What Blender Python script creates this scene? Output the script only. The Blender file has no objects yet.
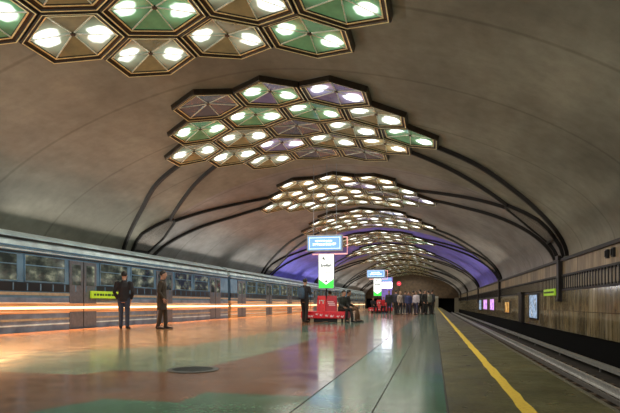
import bpy, bmesh, math, random
from mathutils import Vector, Matrix
R = math.radians
PI = math.pi
col = bpy.context.scene.collection
scn = bpy.context.scene

# ------------------------------------------------------------------ camera
cam_d = bpy.data.cameras.new('camera')
cam_d.lens = 30.272
cam_d.sensor_width = 36
cam_d.shift_y = 0.1568
cam_d.clip_end = 400
cam = bpy.data.objects.new('camera', cam_d)
cam.location = (0, 0, 0.78)
cam.rotation_euler = (R(90), 0, R(13.355))
col.objects.link(cam)
scn.camera = cam

# ------------------------------------------------------------------ world, light, exposure
world = bpy.data.worlds.new('world')
scn.world = world
world.use_nodes = True
wb = world.node_tree.nodes['Background']
wb.inputs[0].default_value = (0.80, 0.86, 1.0, 1)
wb.inputs[1].default_value = 1.2

scn.view_settings.view_transform = 'Standard'
scn.view_settings.look = 'None'
scn.view_settings.gamma = 1.0
scn.view_settings.exposure = 0.32

XC, AX, ZS, ZC, NV = -4.5, 9.4, 2.507, 6.83, 1.6525     # vault section
XR, XL = XC + AX, XC - AX                                # inner faces of the side walls
FOOT, BAY, GAPB = 22.14, 19.276, 10.247                  # rib feet, bay length, gap between lamps across the ribs
Y0, Y1 = -10.0, 110.0
PR, PLF = 1.30, -10.75                                   # platform edges
TRAIN_X = -10.95

def area(name, loc, rot, sx, sy, energy, color, spread=180):
    d = bpy.data.lights.new(name, 'AREA')
    d.shape = 'RECTANGLE'; d.size = sx; d.size_y = sy; d.energy = energy; d.color = color
    d.spread = R(spread)
    o = bpy.data.objects.new(name, d)
    o.location = loc; o.rotation_euler = rot
    col.objects.link(o)
    return o

VAULT_FILL = 4.0
LAMP = 150
# unseen long area lights added above both side walls to brighten the vault
for i in range(6):
    yc = FOOT - BAY / 2 + i * BAY - BAY * 0.5
    area('vault_fill_light', (XR - 0.55, yc, 2.62), (0, R(180 - 58), 0), 0.15, BAY - 2, (12 if i < 2 else 34) * VAULT_FILL, (1.0, 0.90, 0.72), 128)
    area('vault_fill_light', (XL + 0.75, yc, 3.05), (0, R(180 + 58), 0), 0.15, BAY - 2, 48 * VAULT_FILL, (1.0, 0.93, 0.82), 140)

# unseen warm area lights added to throw the light trail's glow on the platform
for i in range(4):
    area('trail_glow_light', (TRAIN_X + .10, 10 + i * 16, .70), (0, R(-42), 0), .12, 15.5, 210, (1.0, .50, .20), 120)

# ------------------------------------------------------------------ materials
MATS = {}
class NT:
    def __init__(s, name):
        s.m = bpy.data.materials.new(name); s.m.use_nodes = True
        s.t = s.m.node_tree; s.b = s.t.nodes['Principled BSDF']
        s.tc = None
    def n(s, typ, **kw):
        x = s.t.nodes.new(typ)
        for k, v in kw.items():
            if k in x.inputs: x.inputs[k].default_value = v
            else: setattr(x, k, v)
        return x
    def l(s, a, b): s.t.links.new(a, b)
    def coord(s, which='Object'):
        if s.tc is None: s.tc = s.n('ShaderNodeTexCoord')
        return s.tc.outputs[which]
    def mapped(s, scale=(1, 1, 1), which='Object', rot=(0, 0, 0), loc=(0, 0, 0)):
        mp = s.n('ShaderNodeMapping')
        mp.inputs['Scale'].default_value = scale
        mp.inputs['Rotation'].default_value = rot
        mp.inputs['Location'].default_value = loc
        s.l(s.coord(which), mp.inputs['Vector'])
        return mp.outputs[0]
    def noise(s, vec, scale, detail=3, rough=.55):
        x = s.n('ShaderNodeTexNoise'); x.inputs['Scale'].default_value = scale
        x.inputs['Detail'].default_value = detail; x.inputs['Roughness'].default_value = rough
        s.l(vec, x.inputs['Vector']); return x.outputs[0]
    def ramp(s, fac, stops):
        x = s.n('ShaderNodeValToRGB'); e = x.color_ramp.elements
        e[0].position, e[0].color = stops[0][0], (*stops[0][1], 1)
        e[1].position, e[1].color = stops[-1][0], (*stops[-1][1], 1)
        for p, c in stops[1:-1]:
            q = e.new(p); q.color = (*c, 1)
        s.l(fac, x.inputs[0]); return x.outputs[0]
    def mul(s, a, b, fac=1.0, mode='MULTIPLY'):
        x = s.n('ShaderNodeMix', data_type='RGBA', blend_type=mode)
        x.inputs[0].default_value = fac
        s.l(a, x.inputs[6]); s.l(b, x.inputs[7]); return x.outputs[2]
    def bump(s, h, st=.2, dist=.02):
        x = s.n('ShaderNodeBump'); x.inputs['Strength'].default_value = st; x.inputs['Distance'].default_value = dist
        s.l(h, x.inputs['Height']); s.l(x.outputs[0], s.b.inputs['Normal'])

def mat(name, c, rough=.5, metal=0., var=.18, nscale=9, emit=None, es=0., bump=0.):
    if name in MATS: return MATS[name]
    t = NT(name)
    c = tuple(c)
    nz = t.noise(t.coord(), nscale)
    lo = tuple(max(0, v * (1 - var)) for v in c); hi = tuple(min(1, v * (1 + var)) for v in c)
    t.l(t.ramp(nz, [(.3, lo), (.7, hi)]), t.b.inputs['Base Color'])
    t.b.inputs['Roughness'].default_value = rough
    t.b.inputs['Metallic'].default_value = metal
    if emit:
        t.b.inputs['Emission Color'].default_value = (*emit, 1)
        t.b.inputs['Emission Strength'].default_value = es
    if bump: t.bump(nz, bump)
    MATS[name] = t.m
    return t.m

def floor_mat(name, c1, c2, rough=.14, bw=1.2, bh=.6, spec=.34):
    t = NT(name)
    v = t.mapped()
    big = t.noise(v, 1.3, 5, .6)
    fine = t.noise(v, 26, 3, .8)
    base = t.ramp(big, [(.3, c1), (.72, c2)])
    sp = t.ramp(fine, [(.38, (.40, .40, .40)), (.55, (1, 1, 1)), (.72, (1.25, 1.25, 1.2))])
    c = t.mul(base, sp, .9)
    br = t.n('ShaderNodeTexBrick'); t.l(v, br.inputs['Vector'])
    br.offset = 0.5
    br.inputs['Scale'].default_value = 1.0; br.inputs['Brick Width'].default_value = bw; br.inputs['Row Height'].default_value = bh
    br.inputs['Mortar Size'].default_value = .006; br.inputs['Mortar Smooth'].default_value = .2
    br.inputs['Color1'].default_value = (1, 1, 1, 1); br.inputs['Color2'].default_value = (.80, .82, .80, 1)
    br.inputs['Mortar'].default_value = (.30, .28, .25, 1)
    c = t.mul(c, br.outputs[0], 1.0)
    t.l(c, t.b.inputs['Base Color'])
    wet = t.noise(v, 3.0, 3)
    rr = t.ramp(wet, [(.3, (rough * .75,) * 3), (.75, (rough * 1.45,) * 3)])
    t.l(rr, t.b.inputs['Roughness'])
    t.b.inputs['Specular IOR Level'].default_value = spec
    t.bump(big, .05, .02)
    MATS[name] = t.m
    return t.m

def vault_mat(name, c1, c2):
    t = NT(name)
    v = t.mapped((1, .35, 1))
    big = t.noise(v, .55, 6, .62)
    st = t.noise(t.mapped((1.0, 1.0, .3)), 3.2, 5, .65)
    c = t.mul(t.ramp(big, [(.25, c1), (.75, c2)]), t.ramp(st, [(.3, (.80, .79, .78)), (.65, (1, 1, 1))]), 1.0)
    wv = t.n('ShaderNodeTexWave', wave_type='BANDS', bands_direction='Y'); t.l(t.coord(), wv.inputs[0])
    wv.inputs['Scale'].default_value = .098; wv.inputs['Distortion'].default_value = .0
    c = t.mul(c, t.ramp(wv.outputs[1], [(.0005, (.72, .71, .69)), (.0025, (1, 1, 1))]), 1.0)
    dm = t.noise(t.mapped((1, .6, 1.4), loc=(5, 2, 0)), .28, 4, .6)
    c = t.mul(c, t.ramp(dm, [(.32, (.52, .50, .48)), (.60, (1, 1, 1)), (.8, (1.0, .98, .95))]), 1.0)
    t.l(c, t.b.inputs['Base Color'])
    t.b.inputs['Roughness'].default_value = .62
    t.bump(st, .12, .03)
    MATS[name] = t.m
    return t.m

def marble_mat(name, c1, c2, c3, w=1.1, h=.78, z0=0., rough=.22):
    """polished wall slabs with vertical book-matched figure; object coords are metres"""
    t = NT(name)
    v = t.mapped((1, 1.9, .42))
    a = t.noise(v, 1.7, 6, .65)
    b = t.noise(t.mapped((1, 3.2, .25), loc=(0, 3, 1)), 2.2, 4, .6)
    base = t.ramp(a, [(.28, c1), (.5, c2), (.74, c3)])
    c = t.mul(base, t.ramp(b, [(.3, (.42, .42, .42)), (.62, (1, 1, 1))]), .9)
    # swap axes so bricks run along y and z
    sx = t.n('ShaderNodeSeparateXYZ'); t.l(t.coord(), sx.inputs[0])
    cb = t.n('ShaderNodeCombineXYZ'); t.l(sx.outputs[1], cb.inputs[0]); t.l(sx.outputs[2], cb.inputs[1])
    mp = t.n('ShaderNodeMapping'); mp.inputs['Location'].default_value = (0, -z0, 0); t.l(cb.outputs[0], mp.inputs[0])
    br = t.n('ShaderNodeTexBrick'); br.offset = 0; t.l(mp.outputs[0], br.inputs['Vector'])
    br.inputs['Scale'].default_value = 1; br.inputs['Brick Width'].default_value = w; br.inputs['Row Height'].default_value = h
    br.inputs['Mortar Size'].default_value = .010; br.inputs['Mortar Smooth'].default_value = .1
    br.inputs['Color1'].default_value = (1, 1, 1, 1); br.inputs['Color2'].default_value = (.55, .57, .62, 1)
    br.inputs['Mortar'].default_value = (.10, .09, .07, 1)
    t.l(t.mul(c, br.outputs[0]), t.b.inputs['Base Color'])
    t.b.inputs['Roughness'].default_value = rough
    t.b.inputs['Metallic'].default_value = .3
    t.bump(b, .08, .02)
    MATS[name] = t.m
    return t.m

def pane_mat(name, tint, strength, rad=.42, squash=1.0):
    """glass facet with the lamp seen through it as a bright soft spot (UV: hub at v=0, rim at v=1)"""
    t = NT(name)
    mp = t.n('ShaderNodeMapping'); t.l(t.coord('UV'), mp.inputs[0])
    mp.inputs['Location'].default_value = (-.74, -.66 * squash, 0); mp.inputs['Scale'].default_value = (1, squash, 1)
    ln = t.n('ShaderNodeVectorMath', operation='LENGTH'); t.l(mp.outputs[0], ln.inputs[0])
    nz = t.noise(t.mapped((1, 1, 1)), 1.7, 2)
    ad = t.n('ShaderNodeMath', operation='MULTIPLY_ADD'); t.l(nz, ad.inputs[0]); ad.inputs[1].default_value = .50
    t.l(ln.outputs['Value'], ad.inputs[2])
    e0 = rad * .62 + .16
    f = t.ramp(ad.outputs[0], [(e0, (1, 1, 1)), (e0 + .11, (.18, .18, .18)), (e0 + .42, (.04, .04, .04))])
    w = t.ramp(ad.outputs[0], [(e0, (1, 1, .96)), (e0 + .12, tuple(tint))])
    t.l(w, t.b.inputs['Emission Color'])
    ml = t.n('ShaderNodeMath', operation='MULTIPLY'); t.l(f, ml.inputs[0]); ml.inputs[1].default_value = strength
    t.l(ml.outputs[0], t.b.inputs['Emission Strength'])
    t.b.inputs['Base Color'].default_value = (tint[0] * .25, tint[1] * .25, tint[2] * .25, 1)
    t.b.inputs['Roughness'].default_value = .15
    MATS[name] = t.m
    return t.m

# ------------------------------------------------------------------ mesh helpers
class MB:
    def __init__(s):
        s.v = []; s.f = []; s.mi = []; s.uv = {}
    def add(s, verts, faces, mi=0, uvs=None):
        o = len(s.v); s.v += [tuple(p) for p in verts]
        for k, f in enumerate(faces):
            if uvs: s.uv[len(s.f)] = uvs[k]
            s.f.append(tuple(i + o for i in f)); s.mi.append(mi)
    def box(s, x0, x1, y0, y1, z0, z1, mi=0):
        V = [(x, y, z) for z in (z0, z1) for y in (y0, y1) for x in (x0, x1)]
        s.add(V, [(0, 2, 3, 1), (4, 5, 7, 6), (0, 1, 5, 4), (2, 6, 7, 3), (0, 4, 6, 2), (1, 3, 7, 5)], mi)
    def rbox(s, x0, x1, y0, y1, z0, z1, b=.02, mi=0):
        """box with chamfered edges"""
        bm = bmesh.new(); bmesh.ops.create_cube(bm, size=1)
        for v in bm.verts:
            v.co = Vector(((x0 + x1) / 2 + v.co.x * (x1 - x0), (y0 + y1) / 2 + v.co.y * (y1 - y0), (z0 + z1) / 2 + v.co.z * (z1 - z0)))
        bmesh.ops.bevel(bm, geom=list(bm.edges), offset=b, segments=2, affect='EDGES', profile=.6)
        bm.verts.index_update()
        s.add([v.co[:] for v in bm.verts], [tuple(v.index for v in f.verts) for f in bm.faces], mi); bm.free()
    def tube(s, pts, rad, seg=8, mi=0, caps=True, flat=None):
        """pts with per-point radius; flat=(vector field scale) for elliptical rings"""
        pts = [Vector(p) for p in pts]
        if not hasattr(rad, '__len__'): rad = [rad] * len(pts)
        V = []; F = []
        t0 = (pts[1] - pts[0]).normalized()
        ref = Vector((0, 0, 1)) if abs(t0.z) < .9 else Vector((0, 1, 0))
        for i, p in enumerate(pts):
            a = pts[max(i - 1, 0)]; b = pts[min(i + 1, len(pts) - 1)]
            t = (b - a).normalized()
            u = ref - t * ref.dot(t)
            if u.length < 1e-4: u = t.orthogonal()
            u.normalize(); w = t.cross(u); ref = u
            for k in range(seg):
                an = 2 * PI * k / seg
                V.append(p + (u * math.cos(an) + w * math.sin(an)) * rad[i])
        for i in range(len(pts) - 1):
            for k in range(seg):
                F.append((i * seg + k, i * seg + (k + 1) % seg, (i + 1) * seg + (k + 1) % seg, (i + 1) * seg + k))
        if caps:
            F.append(tuple(range(seg))[::-1]); F.append(tuple((len(pts) - 1) * seg + k for k in range(seg)))
        s.add(V, F, mi)
    def lathe(s, cx, cy, prof, seg=16, mi=0, sx=1, sy=1):
        V = []; F = []
        for r, z in prof:
            for k in range(seg):
                a = 2 * PI * k / seg
                V.append((cx + r * sx * math.cos(a), cy + r * sy * math.sin(a), z))
        n = len(prof)
        for i in range(n - 1):
            for k in range(seg):
                F.append((i * seg + k, i * seg + (k + 1) % seg, (i + 1) * seg + (k + 1) % seg, (i + 1) * seg + k))
        F.append(tuple(range(seg))[::-1]); F.append(tuple((n - 1) * seg + k for k in range(seg)))
        s.add(V, F, mi)
    def mesh(s, name, smooth=False):
        me = bpy.data.meshes.new(name); me.from_pydata(s.v, [], s.f)
        for p, m in zip(me.polygons, s.mi): p.material_index = m; p.use_smooth = smooth
        if s.uv:
            L = me.uv_layers.new(name='uv')
            for fi, uvs in s.uv.items():
                for li, u in zip(me.polygons[fi].loop_indices, uvs): L.data[li].uv = u
        me.validate(); me.update()
        return me
    def build(s, name, mats, parent=None, smooth=False, loc=None, fixn=False):
        me = s.mesh(name, smooth)
        if fixn:
            bm = bmesh.new(); bm.from_mesh(me); bmesh.ops.recalc_face_normals(bm, faces=bm.faces); bm.to_mesh(me); bm.free()
        if not isinstance(mats, (list, tuple)): mats = [mats]
        for m in mats: me.materials.append(m)
        o = bpy.data.objects.new(name, me); col.objects.link(o)
        if parent: o.parent = parent
        if loc: o.location = loc
        return o

def empty(name, loc=(0, 0, 0), rz=0.):
    o = bpy.data.objects.new(name, None); col.objects.link(o)
    o.location = loc; o.rotation_euler = (0, 0, rz); o.empty_display_size = .2
    return o
def tag(o, label, cat, group=None, kind=None):
    o['label'] = label; o['category'] = cat
    if group: o['group'] = group
    if kind: o['kind'] = kind
    return o
def struct(o): o['kind'] = 'structure'; return o
def copy_tree(o, parent=None):
    c = o.copy(); col.objects.link(c); c.parent = parent
    for k in ('label',):
        pass
    for ch in list(o.children): copy_tree(ch, c)
    return c

# ------------------------------------------------------------------ vault section
NS = 400
_x = []; _z = []; _d = []
for i in range(NS + 1):
    th = -PI / 2 + PI * i / NS
    u = math.sin(th)
    _x.append(XC + AX * u); _z.append(ZS + (ZC - ZS) * max(1 - abs(u) ** NV, 0) ** (1 / NV))
_d = [0]
for i in range(NS): _d.append(_d[-1] + math.hypot(_x[i + 1] - _x[i], _z[i + 1] - _z[i]))
_mid = _d[NS // 2]; _d = [a - _mid for a in _d]
SMAX = _d[-1]
def vsec(s):
    s = max(-SMAX, min(SMAX, s))
    lo, hi = 0, NS
    while hi - lo > 1:
        m = (lo + hi) // 2
        if _d[m] <= s: lo = m
        else: hi = m
    t = (s - _d[lo]) / (_d[hi] - _d[lo])
    return _x[lo] + (_x[hi] - _x[lo]) * t, _z[lo] + (_z[hi] - _z[lo]) * t
def vpt(s, y, h=0.):
    """point on the vault at arc length s, depth y, hanging h below it along the normal"""
    x, z = vsec(s)
    a = vsec(s - .25); b = vsec(s + .25)
    tx, tz = b[0] - a[0], b[1] - a[1]; l = math.hypot(tx, tz)
    return (x + tz / l * h, y, z - tx / l * h)

# ------------------------------------------------------------------ structure: vault
M_vault = vault_mat('vault_plaster', (.235, .232, .190), (.385, .380, .310))
M_violet = vault_mat('vault_violet', (.17, .15, .72), (.27, .24, .98))  # violet base colour for one bay of the vault
M_grey = vault_mat('vault_grey_plaster', (.24, .235, .235), (.40, .385, .38))
def vault_piece(name, ya, yb, m):
    b = MB(); n = 96; ys = [ya, yb]
    P = [vsec(-SMAX + 2 * SMAX * i / n) for i in range(n + 1)]
    V = [(p[0], y, p[1]) for y in ys for p in P]
    # outer shell for thickness
    def outp(i):
        s = -SMAX + 2 * SMAX * i / n; q = vpt(s, 0, -.3); return (q[0], q[2])
    Q = [outp(i) for i in range(n + 1)]
    V += [(q[0], y, q[1]) for y in ys for q in Q]
    F = []; N = n + 1
    for i in range(n):
        F.append((i, i + 1, N + i + 1, N + i))
        F.append((2 * N + i, 3 * N + i, 3 * N + i + 1, 2 * N + i + 1))
    b.add(V, F)
    o = b.build(name, m, smooth=True)
    struct(o); return o
F1 = FOOT + BAY; F2 = F1 + BAY
vault_piece('ceiling', Y0, FOOT, M_vault)
vault_piece('ceiling', FOOT, F1, M_grey)
vault_piece('ceiling', F1, F2, M_violet)
vault_piece('ceiling', F2, Y1, M_grey)

# ------------------------------------------------------------------ structure: platform floor
M_green = floor_mat('floor_green', (.060, .210, .115), (.120, .330, .190))
M_brown = floor_mat('floor_terracotta', (.230, .100, .050), (.370, .180, .095))
M_sage = floor_mat('floor_sage', (.260, .310, .180), (.390, .440, .280))
M_slate = floor_mat('floor_slate', (.120, .200, .160), (.230, .320, .265), rough=.11, bw=.57, bh=.9)
M_orange = floor_mat('floor_terracotta_orange_glow', (.50, .24, .100), (.68, .36, .170), rough=.15)  # terracotta with the orange glow beside the train put into its colour
M_olive = floor_mat('floor_olive_granite', (.085, .082, .030), (.200, .190, .082), rough=.34, bw=1.25, bh=.9, spec=.3)
M_dark = mat('underside', (.02, .02, .02), .8)
fl = MB()
def poly(pts, mi, z=0.0):
    fl.add([(x, y, z) for x, y in pts], [tuple(range(len(pts)))], mi)
XS = 0.10
# slate/green walkway beside the edge strip
poly([(-1.0, Y0), (-.43, Y0), (-.43, 9), (-1.0, 9)], 0)
poly([(-.43, Y0), (XS, Y0), (XS, 6), (-.43, 6)], 0)
poly([(-.43, 6), (XS, 6), (XS, Y1), (-.43, Y1)], 3)
poly([(-1.0, 9), (-.43, 9), (-.43, Y1), (-1.0, Y1)], 3)
# foreground green field
poly([(-1.0, Y0), (-1.0, 4.26), (-1.95, 4.26), (-1.96, 3.77), (-2.62, 3.77), (-2.86, 3.1), (-2.86, Y0)], 0)
poly([(-2.86, Y0), (-2.86, 3.1), (-5.6, 3.1), (-5.6, Y0)], 1)
# terracotta band
poly([(-1.0, 4.26), (-1.0, 14), (-2.60, 14), (-2.60, 7.6), (-2.72, 6.10), (-3.0, 5.42), (-3.66, 5.42), (-3.80, 4.98), (-5.6, 5.02), (-5.6, 3.1), (-2.86, 3.1), (-2.62, 3.77), (-1.96, 3.77), (-1.95, 4.26)], 1)
poly([(-5.6, 3.1), (-5.6, 5.02), (PLF, 5.02), (PLF, Y0), (-5.6, Y0)], 1)
# sage band
poly([(-2.60, 14), (-4.4, 14), (-4.4, 9.0), (-5.3, 8.15), (-5.9, 7.28), (PLF, 7.24), (PLF, 5.02), (-5.6, 5.02), (-3.80, 4.98), (-3.66, 5.42), (-3.0, 5.42), (-2.72, 6.10), (-2.60, 7.6)], 2)
# far part of the hall
poly([(-4.4, 14), (-4.4, 9.0), (-5.3, 8.15), (-5.9, 7.28), (PLF, 7.24), (PLF, Y1), (-7.6, Y1), (-7.6, 14)], 4)
poly([(-1.0, 14), (-1.0, Y1), (-2.6, Y1), (-2.6, 14)], 1)
poly([(-2.6, 14), (-2.6, Y1), (-4.4, Y1), (-4.4, 14)], 3)
poly([(-4.4, 14), (-4.4, Y1), (-7.6, Y1), (-7.6, 14)], 1)
# olive edge strip and the sides of the platform
poly([(XS, Y0), (PR, Y0), (PR, Y1), (XS, Y1)], 5)
fl.add([(PR, Y0, 0), (PR, Y1, 0), (PR, Y1, -1.15), (PR, Y0, -1.15)], [(0, 1, 2, 3)], 6)
fl.add([(PLF, Y0, 0), (PLF, Y1, 0), (PLF, Y1, -1.15), (PLF, Y0, -1.15)], [(0, 1, 2, 3)], 6)
struct(fl.build('floor', [M_green, M_brown, M_sage, M_slate, M_orange, M_olive, M_dark], fixn=False))
for f_ in bpy.data.objects['floor'].data.polygons:
    if abs(f_.normal.z) > .5 and f_.normal.z < 0: f_.flip()

# the dark groove between the hall floor and the edge strip, the seam along the walkway
M_groove = mat('groove', (.02, .022, .018), .7)
g = MB(); g.box(XS - .008, XS + .008, Y0, Y1, -.01, .003); struct(g.build('trim_1', M_groove))
g = MB(); g.box(-1.005, -.995, Y0, 20, -.01, .002); struct(g.build('trim_2', M_groove))
g = MB(); g.box(-.435, -.425, Y0, 20, -.01, .002); struct(g.build('trim_3', M_groove))
# worn yellow safety line
t = NT('yellow_paint')
nz = t.noise(t.mapped((1, 1, 1)), 30, 4, .7)
t.l(t.ramp(nz, [(.28, (.30, .19, .02)), (.40, (.85, .58, .05)), (.7, (.95, .70, .08))]), t.b.inputs['Base Color'])
t.b.inputs['Roughness'].default_value = .5
M_yellow = t.m
rnd = random.Random(4)
yl = MB(); V = []; n = 300
for i in range(n + 1):
    y = Y0 + (Y1 - Y0) * (i / n) ** 1.6
    j = .008
    V += [(.61 + rnd.uniform(-j, j), y, .004), (.715 + rnd.uniform(-j, j), y, .004)]
yl.add(V, [(2 * i, 2 * i + 1, 2 * i + 3, 2 * i + 2) for i in range(n)])
tag(yl.build('safety_line', M_yellow), 'long worn yellow safety line painted on the olive platform edge', 'safety line')
# pale lip at the platform edge
g = MB(); g.box(PR - .02, PR + .01, Y0, Y1, -.06, .006)
struct(g.build('trim_4', mat('edge_stone', (.13, .125, .085), .4)))

# ------------------------------------------------------------------ track beds
M_bed = mat('track_bed', (.030, .024, .018), .85, var=.5, nscale=3, bump=.3)
M_sleeper = mat('sleeper', (.12, .085, .055), .8, var=.35)
M_rail = mat('rail_steel', (.60, .60, .58), .35, .5)
M_cover = mat('rail_cover', (.28, .28, .26), .5)
M_black = mat('shade_black', (.004, .004, .004), .95)  # near-black colour standing in for trackside and tunnel shade
M_black.node_tree.nodes['Principled BSDF'].inputs['Specular IOR Level'].default_value = .1
g = MB(); g.box(PR, XR + .3, Y0, Y1, -1.5, -1.12); g.box(XL - .3, PLF, Y0, Y1, -1.5, -1.12)
struct(g.build('floor', M_bed))
def rail(x, label, cx):
    r = MB(); z = -1.06
    prof = [(-.07, 0), (.07, 0), (.07, .015), (.014, .035), (.014, .115), (.036, .13), (.036, .165), (-.036, .165), (-.036, .13), (-.014, .115), (-.014, .035), (-.07, .015)]
    V = [(x + px, y, z + pz) for y in (Y0, Y1) for px, pz in prof]; k = len(prof)
    F = [(i, (i + 1) % k, k + (i + 1) % k, k + i) for i in range(k)]
    r.add(V, F)
    return tag(r.build('rail', M_rail, fixn=True), label, 'rail')
rail(2.02, 'steel running rail hidden close under the right platform edge', 0)
rail(3.54, 'steel running rail farther from the right platform edge', 0)
rail(-11.6, 'steel running rail under the blue train, platform side', 0)
rail(-13.1, 'steel running rail under the blue train, wall side', 0)
# guard rail cover beside the wall (third rail)
c = MB()
c.rbox(4.40, 4.58, Y0, Y1, -.92, -.86, .015)
c.box(4.40, 4.43, Y0, Y1, -.98, -.90)
for i in range(25):
    y = -8 + i * 4.8; c.box(4.50, 4.54, y, y + .06, -1.12, -.90)
tag(c.build('third_rail_cover', M_cover), 'pale grey third rail cover running along the dark wall base', 'third rail')
c = MB()
c.rbox(3.22, 3.26, Y0, Y1, -1.06, -.96, .012)
tag(c.build('guard_rail', mat('guard_steel', (.16, .15, .14), .5, .2)), 'dull grey guard rail just inside the far running rail', 'rail')
SL = None
for i in range(70):
    y = 5 + i * .75
    if SL is None:
        s_ = MB(); s_.rbox(-1.18, 1.18, -.11, .11, -1.12, -1.061, .012)
        SL = s_.build('sleeper', M_sleeper); o = SL
    else:
        o = SL.copy(); col.objects.link(o)
    o.location = (2.86, y, 0)
    tag(o, 'brown railway sleeper lying under the rails of the right track', 'sleeper', 'sleepers of the right hand track')

# ------------------------------------------------------------------ side walls
M_marble = marble_mat('wall_marble', (.15, .105, .045), (.52, .43, .24), (.92, .84, .62), w=.62, z0=-.27, rough=.13)  # slab figure; its wide tone range also paints in gold highlights
M_frz = marble_mat('frieze_marble', (.26, .18, .09), (.48, .36, .20), (.62, .50, .33), w=.9, h=2, z0=.5, rough=.4)
M_bronze = mat('dark_bronze', (.030, .024, .018), .42, .5)
M_iron = mat('black_iron', (.014, .012, .011), .5, .2)
M_back = mat('railing_back', (.34, .30, .20), .4)
def side_wall(name, x, sgn):
    # sgn +1: right wall (faces -x)
    def bx(m_, z0, z1, d):
        a, b = sorted((x - sgn * d, x + sgn * .3)); m_.box(a, b, Y0, Y1, z0, z1)
    g = MB(); bx(g, -1.12, -.27, .0)
    o = struct(g.build(name, M_black))  # trackside shadow put into the colour of the wall base
    g = MB(); bx(g, -.27, 1.29, .05); struct(g.build(name, M_marble))
    g = MB(); bx(g, 1.29, 1.91, .0); struct(g.build(name, M_back))
    g = MB(); bx(g, 1.91, 2.42, .03); struct(g.build(name, M_frz))
    g = MB(); bx(g, 2.42, 2.53, .12); struct(g.build('trim_5' if sgn > 0 else 'trim_6', M_iron))
side_wall('wall_right', XR, 1)
side_wall('wall_left', XL, -1)

def railing(x, sgn, ya, yb, label):
    t_ = empty('wall_railing', (x - sgn * .05, (ya + yb) / 2, 1.29))
    tag(t_, label, 'railing', 'dark iron railing friezes along the side walls')
    h = (yb - ya) / 2
    r = MB(); r.rbox(-.03, .03, -h, h, -.02, .05, .01); r.rbox(-.03, .03, -h, h, .55, .62, .01)
    r.build('rail_bar', M_iron, t_)
    b = MB(); n = int((yb - ya) / .30)
    for i in range(n + 1):
        y = -h + .06 + (2 * h - .12) * i / n
        b.box(-.012, .012, y - .028, y + .028, .04, .56)
        b.box(-.020, .020, y - .055, y + .055, .05, .10)
        b.box(-.020, .020, y - .055, y + .055, .50, .55)
    o = b.build('balusters', M_iron, t_)
    return t_
names_r = ['nearest stretch of iron railing frieze on the right wall', 'iron railing frieze on the right wall between the first two dark posts',
           'iron railing frieze on the right wall beside the violet vault', 'small far stretch of railing frieze on the right wall beyond the violet vault',
           'farthest but one stretch of railing frieze on the right wall', 'farthest stretch of railing frieze on the right wall by the tunnel']
names_l = [n.replace('right wall', 'left wall behind the train').replace(' by the tunnel', '') for n in names_r]
edges = [Y0] + [FOOT + k * BAY for k in range(5)] + [Y1]
for k in range(6):
    a, b = edges[k], edges[k + 1]
    railing(XR, 1, a + .22, b - .22, names_r[k])
ordn = ['nearest', 'second nearest', 'third nearest', 'fourth', 'farthest']
for k in range(5):
    y = FOOT + k * BAY
    for x, sgn, nm in ((XR, 1, 'right'), (XL, -1, 'left')):
        if sgn < 0 and k > 2: continue
        p = MB(); cx = x - sgn * .10
        p.rbox(min(cx - .09, cx + .09), max(cx - .09, cx + .09), y - .17, y + .17, .92, 2.60, .02)
        p.rbox(cx - .12, cx + .12, y - .24, y + .24, 2.46, 2.66, .02)
        p.rbox(cx - .12, cx + .12, y - .22, y + .22, .86, .98, .02)
        tag(p.build('wall_bracket', M_bronze), '%s dark metal bracket post at the rib feet on the %s wall' % (ordn[k], nm), 'bracket')

# dark pilaster, posters and the green sign on the right wall
M_frame = mat('poster_frame', (.03, .03, .035), .4, .4)
def disp_mat(name, cols, strength, sc=3.0):
    t = NT(name)
    v = t.mapped((1, 1, .8))
    a = t.noise(v, sc, 4, .7)
    k = len(cols)
    c = t.ramp(a, [(.30 + .4 * i / (k - 1), cols[i]) for i in range(k)])
    t.l(c, t.b.inputs['Emission Color']); t.l(c, t.b.inputs['Base Color'])
    t.b.inputs['Emission Strength'].default_value = strength
    t.b.inputs['Roughness'].default_value = .2
    MATS[name] = t.m; return t.m
M_pb = disp_mat('poster_blue', [(.02, .03, .06), (.30, .42, .60), (.06, .08, .10), (.75, .85, 1.0)], .9)
M_pp = disp_mat('poster_violet', [(.05, .01, .08), (.35, .15, .75), (.80, .40, .65), (.9, .8, 1.0)], 1.0)
M_pg = disp_mat('poster_gold', [(.10, .03, .01), (.50, .25, .05), (.8, .6, .3)], .7)
def wall_panel(y0, y1, z0, z1, m, label, name='lit_poster', cat='poster', x=XR, sgn=1):
    t_ = empty(name, (x - sgn * .05, (y0 + y1) / 2, z0)); tag(t_, label, cat)
    h = (y1 - y0) / 2; H_ = z1 - z0; d = -sgn
    f = MB(); w = .06
    def b(a, b_, ya, yb, za, zb, mb): mb.box(min(a * d, b_ * d), max(a * d, b_ * d), ya, yb, za, zb)
    b(0, .07, -h, h, 0, w, f); b(0, .07, -h, h, H_ - w, H_, f); b(0, .07, -h, -h + w, w, H_ - w, f); b(0, .07, h - w, h, w, H_ - w, f)
    f.build('frame', M_frame, t_)
    p = MB(); b(.0, .045, -h + w, h - w, w, H_ - w, p); p.build('poster_sheet', m, t_)
    return t_
wall_panel(26.6, 28.9, .02, 1.27, M_pb, 'bluish lit poster on the right wall beside the dark pilaster')
wall_panel(44.8, 48.2, .20, 1.22, M_pp, 'violet lit poster on the right wall, nearest of the violet ones')
wall_panel(50.5, 54.5, .20, 1.22, M_pp, 'violet lit poster on the right wall, farther of the violet pair')
wall_panel(56.5, 59.5, .10, 1.22, M_pb, 'far bluish lit poster on the right wall past the violet posters')
wall_panel(36.0, 38.4, .15, .95, M_pg, 'amber toned poster on the right wall past the dark pilaster')
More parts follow.
